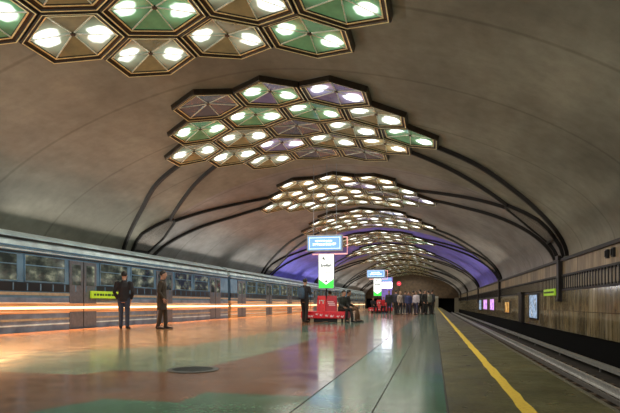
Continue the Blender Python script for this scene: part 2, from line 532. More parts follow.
p = MB(); p.rbox(XR - .22, XR, 30.6, 31.6, -.26, 1.40, .03); p.rbox(XR - .26, XR, 30.5, 31.7, 1.28, 1.42, .02)
tag(p.build('wall_pilaster', M_bronze), 'dark full height pilaster on the right wall behind the blue poster', 'pilaster')
M_gsign = mat('green_sign_face', (.35, .55, .02), .4, emit=(.34, .62, .03), es=.28, var=.1)
M_ink = mat('dark_ink', (.02, .05, .01), .5)
def green_sign(x, sgn, y0, y1, z0, z1, label):
    t_ = empty('route_sign', (x, (y0 + y1) / 2, z0)); tag(t_, label, 'sign')
    h = (y1 - y0) / 2; H_ = z1 - z0; d = -sgn
    f = MB(); f.rbox(min(0, .07 * d), max(0, .07 * d), -h, h, 0, H_, .012); f.build('sign_box', M_gsign, t_)
    k = MB(); rr = random.Random(3)
    y = -h + .12
    while y < h - .2:
        w = rr.uniform(.06, .18)
        k.box(min(.07 * d, .078 * d), max(.07 * d, .078 * d), y, y + w, H_ * .36, H_ * .64); y += w + rr.uniform(.03, .07)
    k.build('lettering', M_ink, t_)
green_sign(XR - .07, 1, 22.9, 25.0, 1.12, 1.40, 'yellow green lit station sign on the right wall near the first bracket')

# small clock boxes on the frieze near the right edge
for j, y in enumerate((16.0, 16.5)):
    p = MB(); p.rbox(XR - .10, XR, y - .09, y + .09, 2.08, 2.34, .02)
    p.box(XR - .13, XR - .10, y - .05, y + .05, 2.12, 2.30)
    tag(p.build('wall_speaker', M_iron), 'small dark box on the right wall frieze, %s of the two' % ('nearer' if j == 0 else 'farther'), 'wall box')

# ------------------------------------------------------------------ end wall
M_end = mat('end_wall_stone', (.10, .065, .035), .5, var=.35, nscale=2)
M_end2 = mat('end_wall_light', (.30, .27, .20), .4)
e = MB()
# tympanum built as a fan above z=1.9
n = 60
P = [vsec(-SMAX + 2 * SMAX * i / n) for i in range(n + 1)]
V = [(p[0], Y1 - 1, p[1]) for p in P] + [(p[0], Y1 - 1, 1.9) for p in P]
V += [(p[0], Y1, p[1]) for p in P] + [(p[0], Y1, 1.9) for p in P]
N = n + 1
e.add(V, [(i, i + 1, N + i + 1, N + i) for i in range(n)] + [(N + i, N + i + 1, 3 * N + i + 1, 3 * N + i) for i in range(n)])
e.box(-8.8, 0.2, Y1 - 1, Y1, 0, 1.9)
struct(e.build('wall_back', M_end))
g = MB(); g.box(XR - .8, XR, Y1 - 1.2, Y1, -1.1, 2.0); g.box(.2, .9, Y1 - 1.2, Y1, -1.1, 2.0); g.box(-9.6, -8.9, Y1 - 1.2, Y1, -1.1, 2.0)
struct(g.build('trim_7', M_end2))
g = MB(); g.box(-8.8, .9, Y1 - 1.3, Y1 - 1.0, 1.9, 2.3); struct(g.build('trim_8', mat('lintel', (.40, .40, .36), .4)))
g = MB(); g.box(XL - 1, XR + 1, Y1 + .3, Y1 + .5, -1.6, 7.5); struct(g.build('tunnel_dark_sheet', M_black))  # black sheet added behind the tunnel mouths to block stray world light

# ------------------------------------------------------------------ honeycomb ceiling lights
RC, KR = 1.105, .885
DT, DL = math.sqrt(3) * RC, 1.5 * RC * KR
M_gold = mat('brass_rim', (1.0, .86, .48), .32, .3)
M_rimd = mat('dark_rim', (.055, .042, .028), .38, .7)
M_spoke = mat('pale_spoke', (.85, .88, .72), .3, .2)
T_W = pane_mat('pane_white', (.46, .55, .38), 2.3, .50)
T_G = pane_mat('pane_green', (.24, .58, .28), 2.2, .47)
T_V = pane_mat('pane_violet', (.46, .42, .66), 2.2, .50)
T_A = pane_mat('pane_amber', (.78, .62, .28), 2.2, .50)
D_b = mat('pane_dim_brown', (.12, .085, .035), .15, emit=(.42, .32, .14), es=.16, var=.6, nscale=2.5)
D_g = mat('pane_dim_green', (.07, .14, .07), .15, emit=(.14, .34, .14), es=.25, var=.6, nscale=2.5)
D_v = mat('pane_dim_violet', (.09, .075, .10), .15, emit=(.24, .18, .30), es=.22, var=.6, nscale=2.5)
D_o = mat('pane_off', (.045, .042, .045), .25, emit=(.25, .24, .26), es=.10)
KIND = {'W': (T_W, D_b), 'G': (T_G, D_g), 'V': (T_V, D_v), 'A': (T_A, D_b), 'O': (D_o, D_o), 'X': (T_G, D_v)}
ROWS = [3, 4, 5, 4, 3]
def cell_centres():
    out = []
    for r, c in enumerate(ROWS):
        for i in range(c): out.append(((i - (c - 1) / 2) * DT, (r - 2) * DL))
    return out
CELLS = cell_centres()
# vertices of a pointy (front/back) hexagon, going round
HV = [(0, -1), (.8660, -.5), (.8660, .5), (0, 1), (-.8660, .5), (-.8660, -.5)]
def hexring(cs, cy, k, h):
    return [vpt(cs + a * RC * k, cy + b * RC * KR * k, h) for a, b in HV]
def cell_frame_mesh(cs, cy):
    b = MB()
    rings = [(.985, .00, 0), (.985, .13, 0), (.972, .150, 0), (.950, .160, 1), (.922, .155, 1), (.905, .125, 0), (.845, .115, 0), (.835, .125, 1), (.800, .120, 1), (.790, .07, 0)]
    V = []; 
    for k, h, m in rings: V += hexring(cs, cy, k, h)
    for i in range(len(rings) - 1):
        b.add(V[i * 6:i * 6 + 12], [(j, (j + 1) % 6, 6 + (j + 1) % 6, 6 + j) for j in range(6)], rings[i + 1][2] if rings[i][2] == rings[i + 1][2] else 0)
    hub = Vector(vpt(cs, cy, .035))
    for p in hexring(cs, cy, .795, .105):
        b.tube([hub, p], .016, 5, 2)
    b.tube([Vector(vpt(cs, cy, .01)), Vector(vpt(cs, cy, .065))], .055, 8, 0)
    return b.mesh('hexagonal_frame')
def pane_mesh(cs, cy):
    b = MB(); hub = vpt(cs, cy, .022); P = hexring(cs, cy, .797, .095)
    # sector j between vertex j and j+1: 0 front-right,1 right,2 back-right,3 back-left,4 left,5 front-left
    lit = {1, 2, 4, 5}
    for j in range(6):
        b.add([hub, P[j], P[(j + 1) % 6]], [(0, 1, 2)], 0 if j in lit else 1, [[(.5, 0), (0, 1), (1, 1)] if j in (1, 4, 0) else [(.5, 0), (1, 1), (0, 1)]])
    return b.mesh('glass_panes')
FM = [cell_frame_mesh(*c) for c in CELLS]
for me in FM:
    for m in (M_rimd, M_gold, M_spoke): me.materials.append(m)
PM = [pane_mesh(*c) for c in CELLS]
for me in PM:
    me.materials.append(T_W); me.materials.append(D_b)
#         row front -> back, left -> right
PAT1 = ['WWW', 'WWGV', 'GWGGW', 'WGWG', 'WWG']
PAT2 = ['OXV', 'GGGW', 'WWOWG', 'WVWA', 'WOO']
rnd = random.Random(11)
CL_Y = [FOOT + m * BAY + s * GAPB / 2 for m in range(-1, 5) for s in (-1, 1)]
CL_Y = [y for y in CL_Y if 4 < y < Y1 - 3]
nice = ['ceiling light nearest the camera, mostly cut by the top edge of the photo', 'second ceiling light from the camera, large and complete with one dark corner cell',
        'third ceiling light from the camera, glowing pale yellow above the blue hanging sign', 'fourth ceiling light from the camera, just above the blue hanging sign',
        'fifth ceiling light from the camera, at the near end of the violet vault', 'sixth ceiling light from the camera, at the far end of the violet vault',
        'seventh ceiling light from the camera, first past the violet vault', 'eighth ceiling light from the camera, second past the violet vault',
        'ninth ceiling light from the camera, in the far grey vault', 'farthest but one ceiling light, small above the crowd', 'farthest ceiling light, by the brown end wall', 'last ceiling light at the end wall']
for ci, cy in enumerate(CL_Y):
    root = empty('honeycomb_ceiling_light', (0, cy, 0))
    tag(root, 'honeycomb ' + nice[ci], 'ceiling light', 'honeycomb ceiling lights down the vault')
    pat = ''.join(PAT1) if ci == 0 else ''.join(PAT2) if ci == 1 else None
    # the lamps of the fitting
    for dx in (-2.2, 2.2):
        p_ = vpt(dx, cy, .45)
        a_ = area('honeycomb_lamp', (p_[0], cy, p_[2]), (0, R(dx * 5), 0), 3.6, 4.0, LAMP, (1.0, .93, .80), 165)
        a_.parent = root; a_.location = (p_[0], 0, p_[2])
    for i in range(19):
        fo = bpy.data.objects.new('hexagonal_frame', FM[i]); col.objects.link(fo); fo.parent = root
        po = bpy.data.objects.new('glass_panes', PM[i]); col.objects.link(po); po.parent = fo
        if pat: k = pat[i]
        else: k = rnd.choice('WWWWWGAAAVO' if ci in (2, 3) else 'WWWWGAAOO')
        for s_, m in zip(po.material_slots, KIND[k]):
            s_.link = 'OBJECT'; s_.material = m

# ------------------------------------------------------------------ vault ribs
def smooth_path(pts, n=26):
    out = []; m = len(pts)
    for i in range(m - 1):
        p0 = pts[max(i - 1, 0)]; p1 = pts[i]; p2 = pts[i + 1]; p3 = pts[min(i + 2, m - 1)]
        k = max(3, n // (m - 1))
        for j in range(k):
            t = j / k
            out.append(tuple(.5 * ((2 * p1[c]) + (-p0[c] + p2[c]) * t + (2 * p0[c] - 5 * p1[c] + 4 * p2[c] - p3[c]) * t * t + (-p0[c] + 3 * p1[c] - 3 * p2[c] + p3[c]) * t ** 3) for c in (0, 1)))
    out.append(pts[-1]); return out
def rib_sweep(b, path, w=.125, h0=-.02, h1=.13):
    V = []; m = len(path)
    for i, (s, y) in enumerate(path):
        a = path[max(i - 1, 0)]; c = path[min(i + 1, m - 1)]
        ds, dy = c[0] - a[0], c[1] - a[1]; l = math.hypot(ds, dy) or 1
        ns, ny = -dy / l * w / 2, ds / l * w / 2
        V += [vpt(s + ns, y + ny, h0), vpt(s + ns * .9, y + ny * .9, h1), vpt(s - ns * .9, y - ny * .9, h1), vpt(s - ns, y - ny, h0)]
    F = []
    for i in range(m - 1):
        for k in range(3): F.append((i * 4 + k, i * 4 + k + 1, i * 4 + 5 + k, i * 4 + 4 + k))
    F.append((0, 1, 2, 3)); F.append(tuple((m - 1) * 4 + k for k in (3, 2, 1, 0)))
    b.add(V, F)
M_rib = mat('rib_iron', (.010, .008, .007), .6, 0)
M_mesh = mat('perforated_panel', (.13, .115, .10), .6, var=.6, nscale=26)
def rib_group(sd):
    root = empty('vault_rib_set', (0, 0, 0))
    for g_ in (-1, 1):
        b = MB()
        pts = [(4.62, 4.62), (6.16, 3.90), (7.69, 2.70), (9.22, 1.72), (10.74, 1.0)]
        rib_sweep(b, smooth_path([(sd * s, g_ * o) for s, o in pts])); b.build('outer_rib', M_rib, root)
        b = MB()
        pts = [(3.70, 3.30), (5.2, 2.30), (6.6, 1.15), (7.75, .22)]
        rib_sweep(b, smooth_path([(sd * s, g_ * o) for s, o in pts]), .10); b.build('inner_rib', M_rib, root)
        b = MB()
        rib_sweep(b, [(sd * 7.70, g_ * .0), (sd * 7.82, g_ * .30), (sd * 8.4, g_ * .64), (sd * 9.0, g_ * .92), (sd * 9.5, g_ * .82), (sd * 9.95, g_ * .62), (sd * 10.35, g_ * .56), (sd * 10.74, g_ * .50)], .10)
        b.build('hexagon_rib', M_rib, root)
    b = MB(); rib_sweep(b, [(sd * 9.95, -.62), (sd * 9.95, 0), (sd * 9.95, .62)], .10); b.build('cross_bar', M_rib, root)
    b = MB()
    P = [(7.8, -.25), (7.8, .25), (9.0, .88), (9.95, .60), (9.95, -.60), (9.0, -.88)]
    b.add([vpt(sd * s, y, .05) for s, y in P] + [vpt(sd * s, y, .02) for s, y in P], [(0, 1, 2, 3, 4, 5), (11, 10, 9, 8, 7, 6)] + [(i, (i + 1) % 6, 6 + (i + 1) % 6, 6 + i) for i in range(6)])
    b.build('perforated_panel', M_mesh, root)
    return root
for sd, nm in ((1, 'right'), (-1, 'left')):
    proto = rib_group(sd)
    for k in range(5):
        o = proto if k == 0 else copy_tree(proto)
        o.location = (0, FOOT + k * BAY, 0)
        ex = ['nearest set', 'second set, near end of violet', 'third set, far end of violet', 'fourth set', 'farthest set'][k]
        tag(o, 'dark curved vault ribs on the %s side, %s' % (nm, ex), 'vault ribs', 'dark ribs running down the vault')

# ------------------------------------------------------------------ train
M_tb = mat('train_blue', (.13, .26, .40), .25, .1, var=.25, nscale=1.5)
M_tl = mat('train_pale_blue', (.58, .76, .86), .3, .1, var=.25, nscale=2)
M_door = mat('train_door', (.12, .14, .17), .35, .1)
M_td = mat('train_dark_and_railing_band', (.012, .016, .022), .35)
M_tg = mat('train_lower_grey', (.17, .24, .34), .35, .2, var=.4, nscale=2)
M_tc = mat('train_cream_stripe', (.36, .34, .25), .4)
M_lo = NT('train_light_trail_orange')  # orange glow of the light trail painted as body colour
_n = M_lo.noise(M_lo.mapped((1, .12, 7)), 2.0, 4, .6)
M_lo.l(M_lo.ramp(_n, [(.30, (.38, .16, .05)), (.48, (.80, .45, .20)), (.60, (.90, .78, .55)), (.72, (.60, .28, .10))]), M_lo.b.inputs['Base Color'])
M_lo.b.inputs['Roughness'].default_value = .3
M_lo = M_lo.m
M_glow = mat('train_light_trail', (.9, .6, .3), .4, emit=(1.0, .72, .42), es=2.0, var=0.02)  # glowing colour of the moving train's light trail
t = NT('train_window_glass')
nz = t.noise(t.mapped((1, 1.2, 2)), 1.6, 3)
t.l(t.ramp(nz, [(.35, (.02, .03, .03)), (.7, (.05, .07, .07))]), t.b.inputs['Base Color'])
t.l(t.ramp(nz, [(.42, (.01, .015, .015)), (.55, (.10, .12, .09)), (.70, (.60, .62, .42))]), t.b.inputs['Emission Color'])
t.b.inputs['Emission Strength'].default_value = .38
t.b.inputs['Roughness'].default_value = .08
M_tw = t.m
M_rub = mat('rubber', (.01, .01, .01), .6)
LC = 19.0
def make_car():
    root = empty('train_car', (0, 0, 0))
    # body side section: local x=0 is the platform-side face, +x towards the wall is negative world x
    W = 2.65
    def sweep(prof, name, m, y0=0, y1=LC, parent=root):
        b = MB(); k = len(prof)
        b.add([(x, y, z) for y in (y0, y1) for x, z in prof], [(i, (i + 1) % k, k + (i + 1) % k, k + i) for i in range(k)] + [tuple(range(k)), tuple(range(2 * k - 1, k - 1, -1))])
        return b.build(name, m, parent, fixn=True)
    sweep([(0, .95), (-.02, 2.30), (-W + .02, 2.30), (-W, .95)], 'body_shell', M_tb)
    sweep([(0, -.05), (0, .95), (-W, .95), (-W, -.05)], 'lower_body', M_tg)
    sweep([(-.02, 2.30), (-.05, 2.48), (-.20, 2.68), (-.50, 2.82), (-1.3, 2.90), (-W + .5, 2.82), (-W + .2, 2.68), (-W + .02, 2.30)], 'roof', M_tl)
    sweep([(.015, 2.32), (-.02, 2.37), (-.10, 2.37), (-.10, 2.32)], 'gutter', M_tb)
    sweep([(-.02, 2.55), (-.06, 2.60), (-.2, 2.60), (-.2, 2.55)], 'roof_line', M_td)
    sweep([(.012, 1.13), (.012, 1.37), (-.05, 1.37), (-.05, 1.13)], 'added_railing_band', M_td)  # wall railing showing through the moving train, added to the car side
    sweep([(.016, 2.235), (.016, 2.275), (-.05, 2.275), (-.05, 2.235)], 'pale_stripe', M_tl)
    sweep([(.012, 2.17), (.012, 2.205), (-.05, 2.205), (-.05, 2.17)], 'dark_line', M_td)
    sweep([(.010, .50), (.020, .54), (.020, .78), (.010, .82), (-.05, .82), (-.05, .50)], 'light_trail_band', M_lo)  # painted orange fringe around the light trail
    sweep([(.012, .16), (.012, .20), (-.05, .20), (-.05, .16)], 'pale_skirt_line', M_tl)
    sweep([(.014, 1.02), (.014, 1.10), (-.05, 1.10), (-.05, 1.02)], 'cream_stripe', M_tc)
    sweep([(.030, .625), (.045, .66), (.030, .695), (-.05, .695), (-.05, .625)], 'light_trail_strip', M_glow)  # light trail of the moving train, added as a glowing strip
    sweep([(.012, .30), (.012, .36), (-.05, .36), (-.05, .30)], 'lower_stripe', M_tc)
    sweep([(-.15, -.87), (-.15, -.05), (-W + .15, -.05), (-W + .15, -.87)], 'underframe', M_rub, .6, LC - .6)
    for i in range(37):
        b = MB(); y = .5 + i * .5
        b.box(.010, .020, y, y + .045, 1.15, 1.35); b.build('added_railing_band_bar', M_tb, root)  # bars of the wall railing that shows through the train
    doors = [1.7 + i * 5.2 for i in range(4)]
    for y in doors:
        b = MB(); b.rbox(-.03, .018, y - .66, y - .01, .02, 2.12, .012); b.rbox(-.03, .018, y + .01, y + .66, .02, 2.12, .012)
        d = b.build('door', M_door, root)
        g_ = MB()
        for s_ in (-1, 1):
            g_.box(.018, .024, y + s_ * .34 - .2, y + s_ * .34 + .2, 1.36, 2.0)
        g_.build('door_window', M_tw, d)
        e_ = MB(); e_.box(.016, .026, y - .012, y + .012, .03, 2.1); e_.build('door_seal', M_rub, d)
    wn = []
    for i in range(3):
        a = doors[i] + .85; b_ = doors[i + 1] - .85
        w = (b_ - a) / 2
        wn += [(a, a + w - .12), (a + w + .12, b_)]
    for a, b_ in wn:
        f = MB(); t_ = .03; z0, z1 = 1.39, 2.15
        f.box(-.01, .02, a, b_, z0, z0 + t_); f.box(-.01, .02, a, b_, z1 - t_, z1)
        f.box(-.01, .02, a, a + t_, z0, z1); f.box(-.01, .02, b_ - t_, b_, z0, z1); f.box(-.01, .016, a, b_, 1.84, 1.87)
        fo = f.build('window', M_tb, root)
        p = MB(); p.box(-.005, .008, a + t_, b_ - t_, z0 + t_, z1 - t_); p.build('pane', M_tw, fo)
    return root
car = make_car()
cars = [(7.7, 'blue metro train car standing behind the two lone men'),
        (27.1, 'blue metro train car left of the standing man with backpack'),
        (46.5, 'blue metro train car far off behind the red bench unit'),
        (65.9, 'farthest blue metro train car near the distant crowd')]
for i, (y, lb) in enumerate(cars):
    o = car if i == 0 else copy_tree(car)
    o.location = (TRAIN_X, y, 0)
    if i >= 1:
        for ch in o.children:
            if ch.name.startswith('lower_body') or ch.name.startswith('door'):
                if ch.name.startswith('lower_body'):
                    ch.material_slots[0].link = 'OBJECT'; ch.material_slots[0].material = M_lo  # light-trail glow painted over the lower body of the later cars
    tag(o, lb, 'train car', 'cars of the blue metro train')
green_sign(TRAIN_X + .03, -1, 14.9, 17.0, .96, 1.20, 'yellow green lit sign beside the train, left of the first lone man')

# ------------------------------------------------------------------ manhole
mh = empty('manhole_cover', (-2.76, 5.66, 0)); tag(mh, 'round dark metal hatch cover set in the terracotta floor', 'manhole cover')
M_mh = mat('manhole_iron', (.020, .030, .026), .45, .4, bump=.3, nscale=30)
b = MB(); b.lathe(0, 0, [(.30, -.01), (.30, .008), (.275, .010)], 40); b.build('rim', M_mh, mh)
b = MB(); b.lathe(0, 0, [(.262, -.01), (.262, .008), (.25, .011), (.01, .011)], 40)
for i in range(-4, 5):
    w = math.sqrt(max(.0, .235 ** 2 - (i * .05) ** 2))
    b.box(-w, w, i * .05 - .008, i * .05 + .008, .010, .016)
b.build('lid', mat('manhole_lid', (.035, .045, .038), .5, .4), mh)

# ------------------------------------------------------------------ benches with signs
M_red = mat('red_plastic', (.72, .012, .020), .28, var=.12)
M_redd = mat('red_panel', (.46, .010, .028), .35, var=.15)
M_white = mat('white_print', (.80, .78, .74), .4, var=.05)
M_pink = mat('pink_print', (.90, .60, .62), .4, var=.08)
M_cream = mat('cream_leg', (.50, .42, .28), .4)
M_sign = mat('sign_blue_face', (.10, .26, .55), .35, emit=(.24, .45, .80), es=.75, var=.10, nscale=3)
M_signw = mat('sign_white_print', (.8, .9, 1), .4, emit=(.80, .92, 1.0), es=1.6, var=.02)
M_signf = mat('sign_frame', (.35, .40, .46), .35, .3)
M_pinkf = mat('sign_pink_tube', (.8, .4, .4), .4, emit=(1.0, .45, .42), es=.9)
M_paper = mat('poster_white', (.8, .82, .78), .4, emit=(.92, .97, .92), es=1.0, var=.03)
M_pgreen = mat('poster_green', (.05, .5, .06), .4, emit=(.05, .75, .07), es=.9, var=.25)
M_black2 = mat('black_print', (.012, .012, .014), .5)

def text_part(body, size, loc, parent, m, name='lettering', rot=(PI / 2, 0, 0)):
    c_ = bpy.data.curves.new('txt', 'FONT'); c_.body = body; c_.size = size; c_.align_x = 'CENTER'; c_.align_y = 'CENTER'; c_.extrude = .004; c_.offset = .006
    o = bpy.data.objects.new('txt', c_); col.objects.link(o)
    dg = bpy.context.evaluated_depsgraph_get(); dg.update()
    me = bpy.data.meshes.new_from_object(o.evaluated_get(dg)); bpy.data.objects.remove(o)
    me.materials.clear(); me.materials.append(m)
    q = bpy.data.objects.new(name, me); col.objects.link(q); q.parent = parent; q.location = loc; q.rotation_euler = rot
    return q

def hanging_sign(loc, label, top):
    r = empty('hanging_sign', loc); tag(r, label, 'sign')
    # local: x across, front face towards -y, z up from bottom edge
    w, h = .78, .70
    b = MB(); b.rbox(-w, w, -.08, .08, 0, h, .02); b.build('sign_box', M_signf, r)
    b = MB(); b.box(-w + .06, w - .06, -.088, -.08, .06, h - .06); f = b.build('sign_face', M_sign, r)
    b = MB(); e_ = .012
    X0, X1, Z0, Z1 = -w + .11, w - .11, .11, h - .11
    b.box(X0, X1, -.094, -.088, Z0, Z0 + e_); b.box(X0, X1, -.094, -.088, Z1 - e_, Z1); b.box(X0, X0 + e_, -.094, -.088, Z0, Z1); b.box(X1 - e_, X1, -.094, -.088, Z0, Z1)
    b.build('border_line', M_signw, r)
    for z, a, bb, hh in ((.42, -.40, .34, .055), (.26, -.50, .52, .09)):
        b = MB(); x = a; rr = random.Random(int(z * 100))
        while x < bb:
            cw = hh * rr.uniform(.55, .8)
            k = rr.random()
            b.box(x, x + cw * .3, -.096, -.088, z, z + hh)
            if k < .4: b.box(x, x + cw, -.096, -.088, z + hh * .8, z + hh)
            if k > .2: b.box(x, x + cw, -.096, -.088, z, z + hh * .2)
            if k > .5: b.box(x + cw * .7, x + cw, -.096, -.088, z, z + hh)
            b.box(x, x + cw, -.096, -.088, z + hh * .42, z + hh * .58)
            x += cw + hh * .22
            if rr.random() < .12: x += hh * .5
        b.build('text_line', M_signw, r)
    b = MB()
    pts = [(-w + .2, .16, -.10), (w + .16, .16, -.10), (w + .16, .16, h - .08), (w - .2, .16, h - .08)]
    b.tube(pts, .028, 6); b.build('pink_tube', M_pinkf, r)
    b = MB(); 
    for s_ in (-.5, .08, .5): b.tube([(s_, 0, h - .02), (s_, 0, top - loc[2])], .012, 6)
    b.build('hanger_rod', M_signf, r)
    return r

def poster_stand(loc, label, front=True):
    r = empty('poster_stand', loc); tag(r, label, 'poster stand')
    b = MB(); b.rbox(-.35, .35, -.05, .05, 1.42, 2.92, .02); b.build('light_box', M_signf, r)
    b = MB(); b.box(-.32, .32, -.056, -.05, 1.45, 2.89); b.build('poster_sheet', M_paper, r)
    b = MB(); y = -.060
    b.add([(-.32, y, 1.45), (.32, y, 1.45), (.32, y, 1.83), (.14, y, 1.70), (.0, y, 1.60), (-.14, y, 1.70), (-.32, y, 1.83),
           (-.32, -.055, 1.45), (.32, -.055, 1.45), (.32, -.055, 1.83), (.14, -.055, 1.70), (.0, -.055, 1.60), (-.14, -.055, 1.70), (-.32, -.055, 1.83)],
          [(0, 1, 2, 3, 4, 5, 6)] + [(i, (i + 1) % 7, 7 + (i + 1) % 7, 7 + i) for i in range(7)])
    b.build('green_print', M_pgreen, r)
    text_part('English', .175, (0, -.062, 2.42), r, M_black2)
    b = MB(); b.box(-.17, -.08, -.062, -.056, 2.70, 2.77); b.box(-.12, -.05, -.062, -.056, 2.66, 2.71)
    for z, xs in ((2.25, (-.2, 0, .17)), (2.10, (-.2, .02, .14)), (2.00, (-.08,)), (1.86, (-.17,)), (1.92, (-.17, .1))):
        for x in xs: b.box(x - .05, x + .05, -.062, -.056, z, z + .022)
    b.build('small_print', M_black2, r)
    b = MB(); b.tube([(0, -.058, 1.74), (0, -.064, 1.74)], .045, 12); b.build('round_mark', M_black2, r)
    b = MB(); b.tube([(0, .0, .463), (0, 0, 1.45)], .035, 10); b.build('pole', M_iron, r)
    return r

def glyph(b, x, z, w, h, y, kind):
    s = w * .28
    if kind == '1': b.box(x + w * .35, x + w * .35 + s, y - .006, y, z, z + h)
    if kind == '7': b.box(x, x + w, y - .006, y, z + h - s, z + h); b.box(x + w * .55, x + w * .55 + s, y - .006, y, z, z + h)
def red_bench(loc, label):
    r = empty('red_bench', loc); tag(r, label, 'bench')
    # seat block ring around the poster pole, front side towards -y
    b = MB(); b.rbox(-.98, .98, -.50, .50, .16, .46, .035); st = b.build('seat', M_red, r)
    b = MB(); rr = random.Random(8)
    for x in [-.84, -.62, -.52, -.30, -.12, .12, .34, .60, .78]:
        z = rr.uniform(.24, .34); a = rr.uniform(.05, .09)
        b.tube([(x, -.497, z), (x, -.508, z)], a * .7, 5)
        b.tube([(x + a * .6, -.497, z - .05), (x + a * 1.2, -.506, z + .05)], .014, 5)
    b.build('floral_print', M_pink, st)
    b = MB(); b.box(-.80, .80, -.42, .42, .02, .17); b.build('plinth', M_iron, r)
    for x in (-.86, -.52, .66, .90):
        b = MB(); b.rbox(x - .08, x + .08, -.44, -.28, 0, .17, .02); b.rbox(x - .08, x + .08, .28, .44, 0, .17, .02)
        b.build('foot', M_cream, r)
    # backrests: two tall red panels
    for x0, x1, m in ((-.36, .02, M_red), (.04, .50, M_redd)):
        b = MB(); n_ = 10
        V = []
        for i in range(n_ + 1):
            tt = i / n_; z = .44 + .68 * tt; k = 1 - .12 * tt ** 4
            cx = (x0 + x1) / 2; hw = (x1 - x0) / 2 * k; yy = -.20 + .12 * tt
            V += [(cx - hw, yy, z), (cx + hw, yy, z), (cx + hw, yy + .09, z), (cx - hw, yy + .09, z)]
        F = [(i * 4 + k, i * 4 + (k + 1) % 4, i * 4 + 4 + (k + 1) % 4, i * 4 + 4 + k) for i in range(n_) for k in range(4)] + [(3, 2, 1, 0), tuple(n_ * 4 + k for k in range(4))]
        b.add(V, F); p = b.build('backrest', m, r)
        b = MB()
        if m is M_red:
            glyph(b, -.31, .70, .12, .24, -.135, '1'); glyph(b, -.20, .70, .16, .24, -.135, '7'); b.box(-.30, -.06, -.15, -.135, .62, .645)
        else:
            for z, a, c_ in ((.84, .10, .36), (.77, .12, .42), (.70, .16, .44), (.63, .20, .40)): b.box(a, c_, -.155, -.135, z, z + .045)
        b.build('white_print', M_white if m is M_red else M_pink, p)
    return r

KX, KY = -4.50, 21.9
red_bench((KX, KY, 0), 'red bench unit with two tall red backs under the nearer hanging sign')
poster_stand((KX + .02, KY + .02, 0.0), 'white and green lit poster on a pole above the nearer red bench')
hanging_sign((KX - .04, KY, 3.02), 'blue lit hanging sign with white lettering above the nearer red bench', vsec(0)[1] - .05)
K2X, K2Y = -4.62, 44.0
red_bench((K2X + .30, K2Y, 0), 'small far red bench unit near the waiting crowd')
poster_stand((K2X + .02, K2Y, 0), 'far lit poster on a pole beside the white screen')
hanging_sign((K2X - .10, K2Y - .1, 2.95), 'far pale blue hanging sign above the second bench', vsec(0)[1] - .05)
# white screen with violet surround and round red sign
r = empty('display_screen', (-3.92, 45.0, 0)); tag(r, 'white lit screen in a violet surround beside the far poster', 'screen')
M_viol = mat('violet_case', (.22, .16, .50), .4, emit=(.25, .18, .6), es=.35)
b = MB(); b.rbox(-.50, .50, -.07, .07, 1.95, 3.05, .03); b.rbox(-.42, .42, -.05, .05, .0, 1.97, .02); b.build('case', M_viol, r)
b = MB(); b.box(-.44, .44, -.08, -.07, 2.12, 2.62); b.build('screen', mat('screen_white', (.9, .9, .9), .3, emit=(.9, .95, 1), es=8.0), r)
b = MB(); b.box(-.42, .42, -.078, -.07, 2.72, 2.98); b.build('header_panel', M_sign, r)
r = empty('round_sign', (-2.86, 44.6, 0)); tag(r, 'round red lit sign on a post above the crowd', 'sign')
b = MB(); b.tube([(0, 0, 0), (0, 0, 2.3)], .03, 8); b.build('post', M_iron, r)
b = MB(); b.tube([(0, -.05, 2.48), (0, .05, 2.48)], .18, 20); d_ = b.build('disc', mat('red_sign', (.6, .03, .05), .4, emit=(.95, .06, .10), es=.8), r)
b = MB(); b.box(-.09, .09, -.058, -.05, 2.455, 2.50); b.build('white_bar', M_white, d_)

# ------------------------------------------------------------------ people
SKINS = [mat('skin_light', (.46, .27, .19), .5, var=.06), mat('skin_tan', (.34, .19, .12), .5, var=.06)]
HAIRS = [mat('hair_black', (.015, .012, .010), .5), mat('hair_brown', (.06, .035, .02), .5), mat('hair_blond', (.35, .24, .12), .5)]
CLO = {}
def cloth(c): 
    k = 'cloth_%02d_%02d_%02d' % tuple(int(v * 99) for v in c)
    return mat(k, c, .8, var=.22, nscale=12, bump=.2)

def remesh(mb, name, mats, parent, vox):
    me = mb.mesh(name)
    bm = bmesh.new(); bm.from_mesh(me); bmesh.ops.recalc_face_normals(bm, faces=bm.faces); bm.to_mesh(me); bm.free()
    o = bpy.data.objects.new(name, me); col.objects.link(o)
    md = o.modifiers.new('r', 'REMESH'); md.mode = 'VOXEL'; md.voxel_size = vox
    ms = o.modifiers.new('s', 'SMOOTH'); ms.factor = .5; ms.iterations = 3
    dg = bpy.context.evaluated_depsgraph_get(); dg.update()
    m2 = bpy.data.meshes.new_from_object(o.evaluated_get(dg)); o.modifiers.clear(); o.data = m2
    m2.name = name; bpy.data.meshes.remove(me)
    m2.materials.clear()
    for m in mats: m2.materials.append(m)
    for p in m2.polygons: p.use_smooth = True
    o.parent = parent
    return o

def loft(mb, rings, seg=14):
    """rings: (centre, rx, ry) with horizontal-ish rings; a frame vector set may tilt them"""
    V = []; F = []
    for c_, rx, ry, ax, ay in rings:
        c_ = Vector(c_)
        for k in range(seg):
            a = 2 * PI * k / seg
            V.append(c_ + Vector(ax) * (rx * math.cos(a)) + Vector(ay) * (ry * math.sin(a)))
    for i in range(len(rings) - 1):
        for k in range(seg):
            F.append((i * seg + k, i * seg + (k + 1) % seg, (i + 1) * seg + (k + 1) % seg, (i + 1) * seg + k))
    F.append(tuple(range(seg))[::-1]); F.append(tuple((len(rings) - 1) * seg + k for k in range(seg)))
    mb.add(V, F)

def lerp(a, b, t): return Vector(a) + (Vector(b) - Vector(a)) * t

